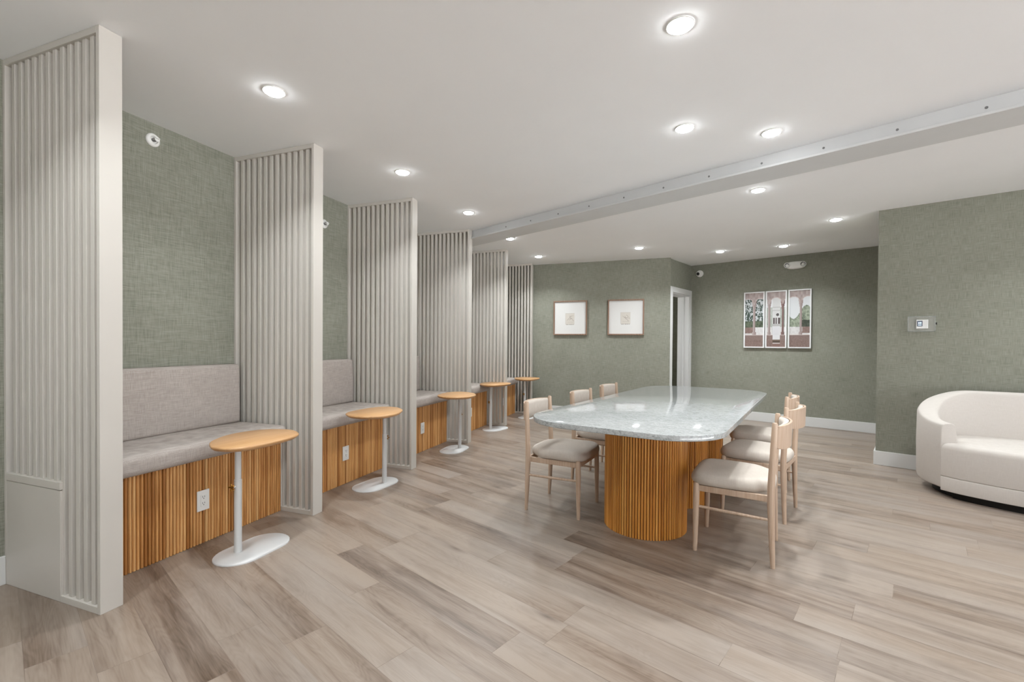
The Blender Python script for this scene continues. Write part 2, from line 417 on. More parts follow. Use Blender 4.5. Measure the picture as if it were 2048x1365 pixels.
# ------------------------------------------------------------------ slatted partitions
T0, DT = 1.338, 1.2346
def make_partition(label):
    t = thing('slatted_partition', label, 'partition', (0, 0, 0), ROT_U, 'white slatted screens between the booths')
    # local x: thickness -0.088..0, local y: from wall (VW) to tip (2.36), origin at floor below x = tip face
    y1, y0 = VW, 2.36
    MB().box(-0.088, 0, y0, y0 + 0.022, 0, H - 0.001).build('end_post', M['slat'], t, bevel=0.0015)
    MB().box(-0.088, 0, y0 + 0.022, y1 - 0.02, H - 0.031, H - 0.001).build('top_rail', M['slat'], t, bevel=0.0015)
    MB().box(-0.088, 0, y0 + 0.022, 2.65, 0, 0.03).build('bottom_rail', M['slat'], t, bevel=0.0015)
    MB().box(-0.088, 0, y1 - 0.02, y1 - 0.001, 0.0, H - 0.001).build('wall_stile', M['slat'], t, bevel=0.0015)
    s = MB()
    for k in range(13):
        yc = 2.428 + 0.0553 * k
        if yc > y1 - 0.03: break
        z0 = 0.03 if yc < 2.65 else 0.55
        s.box(-0.079, -0.014, yc - 0.0135, yc + 0.0125, z0, H - 0.031, R.random())
    s.build('slats', M['slat'], t, bevel=0.0015)
    p = MB(); p.box(-0.088, 0, 2.65, y1 - 0.02, 0, 0.512).box(-0.09, 0.002, 2.648, y1 - 0.02, 0.514, 0.55)
    p.build('lower_panel', M['slat'], t, bevel=0.002)
    rebase(t, 2.36)
    return t
PN = ['white slatted screen nearest the viewer, with its solid lower panel showing',
      'second white slatted screen, between the first and second booth',
      'third white slatted screen, right of the second small table',
      'fourth white slatted screen, the one the ceiling beam meets',
      'fifth white slatted screen, behind the fourth small table',
      'farthest and narrowest white slatted screen, against the far green wall']
pt = make_partition(PN[0]); place(pt, uv(T0, 2.36), ROT_U)
for k in range(1, 6): dup(pt, uv(T0 + DT * k, 2.36), ROT_U, PN[k])

# ------------------------------------------------------------------ benches
def rounded(ys, zs, r, n=5, corners=(1, 1, 1, 1)):
    """closed profile in (y,z), corners order: (y0,z0),(y1,z0),(y1,z1),(y0,z1)"""
    (y0, y1), (z0, z1) = ys, zs; out = []
    for c, (cy, cz, a0) in enumerate(((y0, z0, 180), (y1, z0, 270), (y1, z1, 0), (y0, z1, 90))):
        rr = r * corners[c]
        sy = 1 if cy == y0 else -1; sz = 1 if cz == z0 else -1
        for i in range(n + 1):
            a = math.radians(a0 + 90 * i / n)
            out.append((cy + sy * rr + rr * math.cos(a), cz + sz * rr + rr * math.sin(a)))
    return out
def cushion_x(x0, x1, prof, edge=0.02, bulge=0.0):
    cy = sum(p[0] for p in prof) / len(prof); cz = sum(p[1] for p in prof) / len(prof)
    rings = []
    xs = [(x0, 0.90), (x0 + edge * 0.15, 0.965), (x0 + edge * 0.6, 0.992), (x0 + edge * 1.4, 1.0)]
    xs += [(x0 + (x1 - x0) * k / 8, 1.0) for k in range(1, 8)]
    xs += [(x1 - edge * 1.4, 1.0), (x1 - edge * 0.6, 0.992), (x1 - edge * 0.15, 0.965), (x1, 0.90)]
    for x, s in xs:
        b = bulge * math.sin(math.pi * (x - x0) / (x1 - x0))
        rings.append([(x, cy + (y - cy) * s + (b if y > cy else -b) * 0, cz + (z - cz) * s + (b if z > cz else 0)) for y, z in prof])
    return MB().loft(rings)
BL = DT - 0.088
def make_bench(label):
    t = thing('booth_bench', label, 'bench', (0, 0, 0), ROT_U, 'upholstered benches in the slatted booths')
    # local x 0..BL, local y absolute v
    c = MB(); c.box(0.001, BL - 0.001, 2.6535, VW, 0, 0.503, 0.3, 1)
    n = 62; p = (BL - 0.002) / n
    for i in range(n):
        x0 = 0.001 + i * p; tone = R.choice([R.random(), 0.3 + 0.4 * R.random()])
        if i % 12 == 7: tone = 0.05
        prof = [(x0 + 0.0014, 2.656), (x0 + 0.0016, 2.650), (x0 + p * 0.26, 2.6444), (x0 + p * 0.5, 2.6425), (x0 + p * 0.74, 2.6444), (x0 + p - 0.0016, 2.650), (x0 + p - 0.0014, 2.656)]
        c.prism(prof, 0.002, 0.503, tone)
    c.build('fluted_base', [M['cladding'], M['groove']], t, ang=50)
    pr = rounded((2.585, VW - 0.002), (0.505, 0.612), 0.035)
    cushion_x(0.004, BL - 0.004, pr, 0.02, 0.006).build('seat_cushion', M['bench'], t, sub=1)
    # back cushion leans a little
    pr = rounded((0, 0.10), (0, 0.425), 0.022)
    pr = [(3.000 + y + 0.012 * (z / 0.425), 0.612 + z) for y, z in pr]
    pr = [(min(y, VW - 0.001), z) for y, z in pr]
    cushion_x(0.006, BL - 0.03, pr, 0.016).build('back_cushion', M['bench'], t, sub=1)
    rebase(t, 2.6425)
    return t
BNL = ['taupe upholstered bench with reeded oak base in the nearest booth',
       'taupe upholstered bench with reeded oak base in the second booth',
       'taupe upholstered bench with reeded oak base in the third booth, only its seat showing',
       'taupe bench with reeded oak base in the fourth booth, behind the fourth small table',
       'farthest taupe bench with reeded oak base, beside the last slatted screen']
bench0 = make_bench(BNL[0]); place(bench0, uv(T0, 2.6425), ROT_U)
for k in range(1, 5): dup(bench0, uv(T0 + DT * k, 2.6425), ROT_U, BNL[k])

# ------------------------------------------------------------------ outlets
def make_outlet(label, loc, rz):
    t = thing('power_outlet', label, 'outlet', loc, rz, None)   # faces local -y
    MB().box(-0.037, 0.037, -0.0065, 0, -0.06, 0.06).build('cover_plate', M['plastic'], t, bevel=0.0025)
    MB().box(-0.0165, 0.0165, -0.0085, -0.0062, -0.034, 0.034).build('receptacle', M['plastic'], t, bevel=0.001)
    s = MB()
    for zc in (0.0185, -0.0185):
        s.box(-0.0075, -0.0055, -0.0092, -0.0084, zc - 0.001, zc + 0.009).box(0.005, 0.007, -0.0092, -0.0084, zc, zc + 0.008)
        s.tube((0, -0.0092, zc - 0.007), (0, -0.0084, zc - 0.007), 0.0026, n=10)
    s.build('socket_holes', M['slot'], t)
    return t
OL = ['white power outlet on the reeded front of the nearest bench',
      'white power outlet on the reeded front of the second bench',
      'white power outlet on the reeded front of the third bench',
      'white power outlet on the fourth bench, at the edge of the slatted screen',
      'white power outlet on the reeded front of the farthest bench']
out0 = make_outlet(OL[0], uv(T0 + BL / 2, 2.6425, 0.258), ROT_U); out0['group'] = 'outlets on the benches'
for k in range(1, 5): dup(out0, uv(T0 + DT * k + BL / 2, 2.6425, 0.262), ROT_U, OL[k])
o_ = dup(out0, wn(PE, 0.352, 0, 0.403), ROT_W, 'white power outlet low on the green wall, half hidden by the ivory sofa')
if 'group' in o_: del o_['group']

# ------------------------------------------------------------------ sprinklers on the booth wall
def make_sprinkler(label, loc, rz):
    t = thing('sidewall_sprinkler', label, 'sprinkler', loc, rz, 'fire sprinklers on the booth wall')   # faces local -y
    n = 32
    def ring(r, y): return [(r * math.cos(2 * math.pi * i / n), y, r * math.sin(2 * math.pi * i / n)) for i in range(n)]
    MB().loft([ring(0.041, 0), ring(0.041, -0.004), ring(0.034, -0.012), ring(0.024, -0.014), ring(0.02, -0.006)], caps=(False, True)).build('escutcheon', M['plastic'], t, ang=50)
    MB().loft([ring(0.012, -0.006), ring(0.012, -0.018), ring(0.009, -0.022)], caps=(False, True)).build('nozzle', M['steel'], t)
    d = MB(); d.loft([ring(0.004, -0.02), ring(0.004, -0.040)], caps=(True, True)); d.box(-0.012, 0.012, -0.050, -0.042, 0.001, 0.006)
    d.loft([ring(0.014, -0.040), ring(0.015, -0.043)])
    d.tube((-0.011, -0.018, 0), (-0.006, -0.040, 0), 0.002, n=8).tube((0.011, -0.018, 0), (0.006, -0.040, 0), 0.002, n=8)
    d.build('deflector', M['plastic'], t)
    return t
sp0 = make_sprinkler('round white fire sprinkler high on the green wall of the nearest booth', uv(1.9285, VW, 2.459), ROT_U)
dup(sp0, uv(3.40, VW, 2.30), ROT_U, 'white fire sprinkler in the second booth, peeking past the slatted screen')
dup(sp0, uv(4.86, VW, 2.31), ROT_U, 'white fire sprinkler in the third booth, barely showing past the screen')

# ------------------------------------------------------------------ small side tables
def spline(pts, per=6):
    n = len(pts); out = []
    for i in range(n):
        p0, p1, p2, p3 = (pts[(i + k - 1) % n] for k in range(4))
        for j in range(per):
            t_ = j / per
            out.append(tuple(0.5 * (2 * p1[a] + (p2[a] - p0[a]) * t_ + (2 * p0[a] - 5 * p1[a] + 4 * p2[a] - p3[a]) * t_ ** 2 + (3 * p1[a] - p0[a] - 3 * p2[a] + p3[a]) * t_ ** 3) for a in (0, 1)))
    return out
def stadium(hx, r, n=14):
    out = []
    for i in range(n + 1):
        a = -math.pi / 2 + math.pi * i / n; out.append((hx - r + r * math.cos(a), r * math.sin(a)))
    for i in range(n + 1):
        a = math.pi / 2 + math.pi * i / n; out.append((-hx + r + r * math.cos(a), r * math.sin(a)))
    return out
def scaled(pts, s, z, cx=None, cy=None):
    cx = sum(p[0] for p in pts) / len(pts) if cx is None else cx; cy = sum(p[1] for p in pts) / len(pts) if cy is None else cy
    return [(cx + (x - cx) * s, cy + (y - cy) * s, z) for x, y in pts]
PEB = [(-.123, .065), (-.06, .15), (.02, .202), (.10, .238), (.19, .250), (.31, .221), (.385, .135), (.405, .01), (.353, -.10), (.277, -.155), (.14, -.178), (-.005, -.172), (-.10, -.140), (-.145, -.07), (-.147, .01)]
def make_side_table(label):
    t = thing('side_table', label, 'side table', (0, 0, 0), ROT_U, 'small oak-topped tables in front of the booths')
    P = spline([(x * 0.97, y * 0.97) for x, y in PEB], 4); zb = 0.6
    rings = [scaled(P, 0.80, zb), scaled(P, 0.93, zb + 0.008), scaled(P, 0.985, zb + 0.018), scaled(P, 1.0, zb + 0.024), scaled(P, 0.995, zb + 0.029), scaled(P, 0.975, zb + 0.033)]
    MB().loft(rings).build('tabletop', M['toptab'], t, ang=50)
    S = [(x + 0.067, y - 0.035) for x, y in stadium(0.215, 0.13)]
    MB().loft([scaled(S, 1.0, 0.0), scaled(S, 1.0, 0.006), scaled(S, 0.985, 0.009)]).build('base_plate', M['metal'], t, ang=50)
    MB().tube((0, 0, 0.008), (0, 0, 0.42), 0.0195, n=28).build('pole', M['metal'], t)
    MB().tube((0, 0, 0.42), (0, 0, 0.6), 0.0165, n=28).build('inner_pole', M['metal'], t)
    MB().box(-0.05, 0.09, -0.03, 0.03, 0.594, 0.601).build('mounting_plate', M['metal'], t, bevel=0.002)
    kn = MB(); kn.tube((-0.018, 0, 0.385), (-0.034, -0.002, 0.385), 0.006, n=12)
    k = kn.build('knob_boss', M['metal'], t)
    s = MB(); s.tube((-0.034, -0.002, 0.385), (-0.042, -0.003, 0.385), 0.009, n=10)
    for i in range(5):
        a = 2 * math.pi * i / 5
        s.tube((-0.039, -0.003, 0.385), (-0.041, -0.003 + 0.02 * math.cos(a), 0.385 + 0.02 * math.sin(a)), 0.004, 0.005, n=8)
    s.build('clamp_knob', M['brass'], t)
    return t
TL = ['small table with pebble-shaped oak top and white oval base, nearest the viewer',
      'small pebble-topped oak table in front of the second booth',
      'small pebble-topped oak table in front of the third booth',
      'small pebble-topped oak table in front of the fourth booth',
      'farthest small pebble-topped oak table, partly hidden by the nearest left chair']
st0 = make_side_table(TL[0]); place(st0, uv(1.893, 2.335), ROT_U)
dup(st0, uv(3.285, 2.350), ROT_U + math.pi * 0.97, TL[1])
dup(st0, uv(4.672, 2.330), ROT_U + math.pi * 1.02, TL[2])
dup(st0, uv(5.87, 2.452), ROT_U - 0.25, TL[3])
dup(st0, uv(7.02, 2.335), ROT_U - 0.1, TL[4])

# ------------------------------------------------------------------ big stone table
TC = Vector((1.260, 3.585, 0)); TH = 0.5904; TT = Vector((math.sin(TH), math.cos(TH), 0)); ROT_T = math.atan2(TT.y, TT.x)
tb = thing('stone_table', 'long table with rounded grey quartz top on three reeded oak drums', 'table', TC, ROT_T)
def rrect(hx, hy, r, n=14):
    out = []
    for cx, cy, a0 in ((hx - r, hy - r, 0), (-hx + r, hy - r, 90), (-hx + r, -hy + r, 180), (hx - r, -hy + r, 270)):
        for i in range(n + 1):
            a = math.radians(a0 + 90 * i / n); out.append((cx + r * math.cos(a), cy + r * math.sin(a)))
    return out
HX, HY, RC = 1.404, 0.5625, 0.32
zt = 0.755
MB().loft([[(x, y, zt - 0.031) for x, y in rrect(HX - .004, HY - .004, RC - .004)], [(x, y, zt - 0.028) for x, y in rrect(HX, HY, RC)],
           [(x, y, zt - 0.004) for x, y in rrect(HX, HY, RC)], [(x, y, zt - 0.001) for x, y in rrect(HX - .0012, HY - .0012, RC - .001)], [(x, y, zt) for x, y in rrect(HX - .004, HY - .004, RC - .004)]]).build('tabletop', M['stone'], tb, ang=25)
def drum(cx):
    m = MB(); n = 92; r = 0.264
    m.prism([(cx + (r - 0.007) * math.cos(2 * math.pi * i / 64), (r - 0.007) * math.sin(2 * math.pi * i / 64)) for i in range(64)], 0.0, zt - 0.032, 0.02, 1)
    for i in range(n):
        a0 = 2 * math.pi * i / n; da = 2 * math.pi / n; tone = R.choice([R.random(), 0.35 + 0.35 * R.random()])
        pf = []
        for fr, rr in ((0.08, r - 0.010), (0.10, r - 0.006), (0.27, r - 0.0016), (0.5, r), (0.73, r - 0.0016), (0.90, r - 0.006), (0.92, r - 0.010)):
            a = a0 + da * fr; pf.append((cx + rr * math.cos(a), rr * math.sin(a)))
        m.prism(pf, 0.001, zt - 0.031, tone)
    return m
for cx in (-0.66, 0.0, 0.66): drum(cx).build('fluted_drum', [M['cladding2'], M['groove']], tb, ang=50)

# ------------------------------------------------------------------ dining chairs (local +x forward)
def make_chair(label):
    t = thing('dining_chair', label, 'chair', (0, 0, 0), 0, 'pale oak dining chairs around the stone table')
    fx, rx, fy, ry = 0.19, -0.19, 0.2025, 0.2075
    for s in (-1, 1):
        MB().path([((fx + 0.004, s * fy, 0), 0.0115), ((fx + 0.002, s * fy, 0.12), 0.0145), ((fx, s * fy, 0.30), 0.018), ((fx - 0.002, s * fy, 0.392), 0.018), ((fx - 0.002, s * fy, 0.400), 0.013)], 18).build('leg', M['oak'], t)
    for s in (-1, 1):
        MB().path([((rx - 0.012, s * ry, 0), 0.0115), ((rx - 0.006, s * ry, 0.14), 0.015), ((rx, s * ry, 0.34), 0.0185), ((rx, s * ry, 0.44), 0.0185), ((rx - 0.008, s * (ry - 0.001), 0.62), 0.0165), ((rx - 0.014, s * (ry - 0.002), 0.775), 0.0145), ((rx - 0.014, s * (ry - 0.002), 0.783), 0.011)], 18).build('leg', M['oak'], t)
    f = MB()
    for s in (-1, 1): f.box(rx, fx, s * 0.203 - 0.010, s * 0.203 + 0.010, 0.352, 0.388)
    f.box(fx - 0.010, fx + 0.010, -fy, fy, 0.352, 0.388).box(rx - 0.010, rx + 0.010, -ry, ry, 0.352, 0.388)
    f.build('seat_rail', M['oak'], t, bevel=0.004)
    for s in (-1, 1):
        MB().path([((rx, s * 0.207, 0.256), 0.0075), ((0, s * 0.206, 0.259), 0.0095), ((fx, s * 0.203, 0.262), 0.0075)], 14).build('stretcher', M['oak'], t)
    # seat cushion: superellipse outline, domed, notched narrow between rear posts
    n = 48; out = []
    for i in range(n):
        a = 2 * math.pi * i / n; c, s_ = math.cos(a), math.sin(a)
        e = 2 / 4.6
        x = math.copysign(abs(c) ** e, c); y = math.copysign(abs(s_) ** e, s_)
        wd_ = 0.226 + 0.012 * x
        xx = 0.012 + 0.222 * x
        if x < -0.5: wd_ -= 0.040 * min(1, (-x - 0.5) / 0.3)
        out.append((xx, wd_ * y))
    rings = []
    for s_, z in ((0.90, 0.388), (0.955, 0.391), (0.99, 0.402), (1.0, 0.418), (0.985, 0.434), (0.95, 0.447), (0.87, 0.455), (0.6, 0.460), (0.3, 0.461)):
        rings.append([(0.012 + (x - 0.012) * s_, y * s_, z + 0.006 * (abs(y) / 0.22) ** 2 * (1 if z > 0.44 else 0)) for x, y in out])
    MB().loft(rings).build('seat_cushion', M['cream'], t, sub=1)
    # curved back plate behind the posts
    def arc(s, off):                                     # s -1..1 along the plate
        y = s * (0.212 + 0.000); x = -0.192 - 0.012 - (0.062) * (1 - s * s) ** 0.75
        return (x - off, y)
    pl, cu = [], []
    K = 22
    for k in range(K + 1):
        s = -1 + 2 * k / K
        x0, y0 = arc(s, 0); x1, y1 = arc(s, 0.013)
        lo = 0.636 + 0.012 * (abs(s) ** 6); hi = 0.768 + 0.006 * (1 - s * s)
        pl.append([(x0, y0, lo), (x1, y1, lo), (x1 - 0.004, y1, hi), (x0 - 0.004, y0, hi)])
        s2 = s * 0.90
        x0, y0 = arc(s2, -0.001); d = 0.012 + 0.020 * (1 - s * s) ** 0.5
        zl, zh = 0.640, 0.766 + 0.005 * (1 - s * s)
        cu.append([(x0, y0, zl), (x0 + d * 0.7, y0, zl + 0.004), (x0 + d, y0, zl + 0.022), (x0 + d, y0, zh - 0.02), (x0 + d * 0.7, y0, zh - 0.004), (x0, y0, zh)])
    MB().loft(pl).build('backrest', M['oak'], t, bevel=0.003)
    MB().loft(cu).build('back_cushion', M['cream'], t, ang=80)
    return t
def mid(ax, ay, bx, by, hd):
    m = Vector(((ax + bx) / 2, (ay + by) / 2, 0)); return m + Vector((math.cos(hd), math.sin(hd), 0)) * 0.202
rad = math.radians
CH = [
    (0.108, 3.289, 0.309, 3.657, rad(-28.3), 'nearest pale oak chair on the left side of the stone table'),
    (0.530, 3.975, 0.752, 4.335, rad(-31.4), 'middle pale oak chair on the left side of the stone table'),
    (0.925, 4.640, 1.140, 4.985, rad(-32.3), 'farthest pale oak chair on the left side, mostly hidden by the tabletop'),
    (1.407, 2.448, 1.632, 2.794, rad(148.0), 'front right pale oak chair, closest to the viewer, facing left to the table'),
    (1.838, 3.062, 2.106, 3.362, rad(139.5), 'middle pale oak chair on the right side, turned slightly out of line'),
    (2.235, 3.715, 2.462, 4.035, rad(145.5), 'farthest pale oak chair on the right side of the stone table')]
ch0 = None
for i, (ax, ay, bx, by, hd, lb) in enumerate(CH):
    p = mid(ax, ay, bx, by, hd)
    if ch0 is None: ch0 = make_chair(lb); place(ch0, p, hd)
    else: dup(ch0, p, hd, lb)

# ------------------------------------------------------------------ sofa (local x along W, y towards the room)
sf = thing('curved_sofa', 'ivory upholstered sofa with curved back and sloping arms by the right wall', 'sofa', wn(PE, 1.18, 0), ROT_W + math.pi)
# in this frame: +x points along -W, +y points towards the room (-N)
half = [(0.0, 0.12), (0.35, 0.14), (0.62, 0.21), (0.80, 0.36), (0.868, 0.55), (0.835, 0.74), (0.722, 0.925)]
def curve(pts, per=8):
    out = []
    for i in range(len(pts) - 1):
        p0 = pts[max(i - 1, 0)]; p1 = pts[i]; p2 = pts[i + 1]; p3 = pts[min(i + 2, len(pts) - 1)]
        if i == 0: p0 = (-p2[0], p2[1])
        for j in range(per):
            t_ = j / per
            out.append(tuple(0.5 * (2 * p1[a] + (p2[a] - p0[a]) * t_ + (2 * p0[a] - 5 * p1[a] + 4 * p2[a] - p3[a]) * t_ ** 2 + (3 * p1[a] - p0[a] - 3 * p2[a] + p3[a]) * t_ ** 3) for a in (0, 1)))
    out.append(pts[-1]); return out
hc = curve(half)
outer = [(-x, y) for x, y in hc[::-1]][:-1] + hc          # from left arm front round the back to right arm front
# normals / inner
def offset(pts, d):
    res = []
    for i, p in enumerate(pts):
        a = Vector(pts[max(i - 1, 0)]); b = Vector(pts[min(i + 1, len(pts) - 1)]); tg = (b - a).normalized()
        nn = Vector((-tg.y, tg.x))
        q = Vector(p) + nn * d; res.append((q.x, q.y))
    return res
cum = [0]
for i in range(1, len(outer)): cum.append(cum[-1] + (Vector(outer[i]) - Vector(outer[i - 1])).length)
tot = cum[-1]
def sm(x): x = max(0, min(1, x)); return x * x * (3 - 2 * x)
def shell_ring(i):
    d_end = min(cum[i], tot - cum[i])
    z = 0.586 + 0.225 * sm(d_end / 0.95)
    th = 0.105 + 0.05 * sm(d_end / 0.5)
    p = Vector(outer[i]); q0 = Vector(offset(outer, 1.0)[i]) - p
    q0.normalize()
    P_ = lambda off, zz: (p.x + q0.x * off, p.y + q0.y * off, zz)
    return [P_(0.05, 0.06), P_(0.012, 0.075), P_(0.0, 0.11), P_(-0.004, 0.4), P_(0.0, z - 0.03), P_(0.010, z - 0.008), P_(0.03, z), P_(th - 0.035, z + 0.004), P_(th - 0.01, z - 0.008), P_(th, z - 0.035), P_(th + 0.02, 0.35), P_(th + 0.02, 0.10)]
off1 = offset(outer, 1.0)
rings = [shell_ring(i) for i in range(len(outer))]
# flip side check: inner offset must go towards the centre
c_in = Vector((0, 0.6)); k = len(outer) // 2
if (Vector(offset(outer, 0.1)[k]) - c_in).length > (Vector(outer[k]) - c_in).length:
    _o = offset
    def offset(pts, d, _o=_o): return _o(pts, -d)
    rings = [shell_ring(i) for i in range(len(outer))]
MB().loft(rings).build('back_shell', M['sofa'], sf, ang=50, bevel=0.008, seg=3)
front_h = [(0.722, 0.927), (0.62, 0.985), (0.45, 1.04), (0.29, 1.072), (0.0, 1.095)]
fh = curve([(x, y) for x, y in front_h][::-1])
front = [(-x, y) for x, y in fh[::-1]][:-1] + fh
inn = offset(outer, 0.10)
body = front[::-1] + [p for p in inn[1:-1]]
if (Vector(front[::-1][-1]) - Vector(inn[1])).length > (Vector(front[::-1][-1]) - Vector(inn[-2])).length:
    body = front[::-1] + [p for p in inn[1:-1]][::-1]
def slab(pts, z0, z1, r0=0.012, r1=0.03):
    g = lambda s, z: scaled(pts, s, z, 0, 0.6)
    k_ = 1 / 0.8
    return MB().loft([g(1 - r0 * k_, z0), g(1 - r0 * 0.3 * k_, z0 + r0 * 0.3), g(1, z0 + r0), g(1, z1 - r1), g(1 - r1 * 0.12 * k_, z1 - r1 * 0.5), g(1 - r1 * 0.5 * k_, z1 - r1 * 0.12), g(1 - r1 * k_, z1), g(0.6, z1 + 0.004)])
slab(body, 0.058, 0.170, 0.006, 0.008).build('base_band', M['sofa'], sf, ang=50)
slab(body, 0.171, 0.432, 0.008, 0.045).build('seat_cushion', M['sofa'], sf, ang=50)
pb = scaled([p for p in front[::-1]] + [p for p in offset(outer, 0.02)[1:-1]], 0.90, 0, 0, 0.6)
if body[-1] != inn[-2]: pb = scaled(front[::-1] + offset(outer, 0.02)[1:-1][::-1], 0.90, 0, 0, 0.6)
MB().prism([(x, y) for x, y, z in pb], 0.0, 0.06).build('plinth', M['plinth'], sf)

# ------------------------------------------------------------------ pictures
def grid_print(name, w, h, nx, ny, fn, parent, y=-0.012):
    """flat print in local xz, facing -y, coloured by fn(u,v) with u,v in 0..1"""
    vs = [(-w / 2 + w * i / nx, y, h * j / ny - h / 2) for j in range(ny + 1) for i in range(nx + 1)]
    fs = [(j * (nx + 1) + i, j * (nx + 1) + i + 1, (j + 1) * (nx + 1) + i + 1, (j + 1) * (nx + 1) + i) for j in range(ny) for i in range(nx)]
    me = bpy.data.meshes.new(name); me.from_pydata(vs, [], fs)
    ca = me.color_attributes.new('ink', 'FLOAT_COLOR', 'CORNER')
    q = 0
    for j in range(ny):
        for i in range(nx):
            c = fn((i + 0.5) / nx, (j + 0.5) / ny)
            for _ in range(4): ca.data[q].color = c; q += 1
    me.materials.append(M['print']); me.update()
    o = bpy.data.objects.new(name, me); COL.objects.link(o); o.parent = parent
    return o
def frame_mb(w, h, bw, d):
    m = MB()
    m.box(-w / 2, -w / 2 + bw, -d, 0, -h / 2, h / 2).box(w / 2 - bw, w / 2, -d, 0, -h / 2, h / 2)
    m.box(-w / 2 + bw, w / 2 - bw, -d, 0, -h / 2, -h / 2 + bw).box(-w / 2 + bw, w / 2 - bw, -d, 0, h / 2 - bw, h / 2)
    return m
rp = random.Random(3)
SK = {}
def sketch(seed):
    r_ = random.Random(seed); ln = [(r_.uniform(.40, .52), r_.uniform(.38, .58), r_.uniform(.5, .62), r_.uniform(.38, .58)) for _ in range(5)]
    def fn(u, v):
        c = L(236, 235, 232)
        if 0.345 < u < 0.64 and 0.30 < v < 0.645:
            c = L(222, 216, 206)
            if u < 0.352 or u > 0.633 or v < 0.308 or v > 0.637: c = L(205, 198, 188)
            for x0, y0, x1, y1 in ln:
                dx, dy = x1 - x0, y1 - y0; t_ = max(0, min(1, ((u - x0) * dx + (v - y0) * dy) / (dx * dx + dy * dy)))
                if math.hypot(u - x0 - dx * t_, v - y0 - dy * t_) < 0.006: c = L(178, 168, 158)
            if 0.36 < v < 0.372 and 0.40 < u < 0.60 and math.sin(u * 160) > -0.2: c = L(176, 168, 160)
        if 0.283 < v < 0.303 and 0.365 < u < 0.62 and abs(u - 0.465) > 0.012 and math.sin(u * 210) > -0.55: c = L(150, 142, 134)
        return c
    return fn
def square_picture(v, label, seed):
    t = thing('framed_sketch', label, 'picture', uv(7.594, v, 1.638), ROT_U - math.pi / 2, 'square framed sketches on the far wall')
    frame_mb(0.572, 0.578, 0.020, 0.038).build('frame', M['frame'], t, bevel=0.002)
    grid_print('print', 0.534, 0.54, 110, 110, sketch(seed), t, -0.016)
    return t
bv = PB.dot(V)
square_picture(bv + 1.5505, 'square picture with small faint sketch in a walnut frame, left of the pair', 5)
square_picture(bv + 0.637, 'square picture with small faint sketch in a walnut frame, right one nearer the doorway', 11)

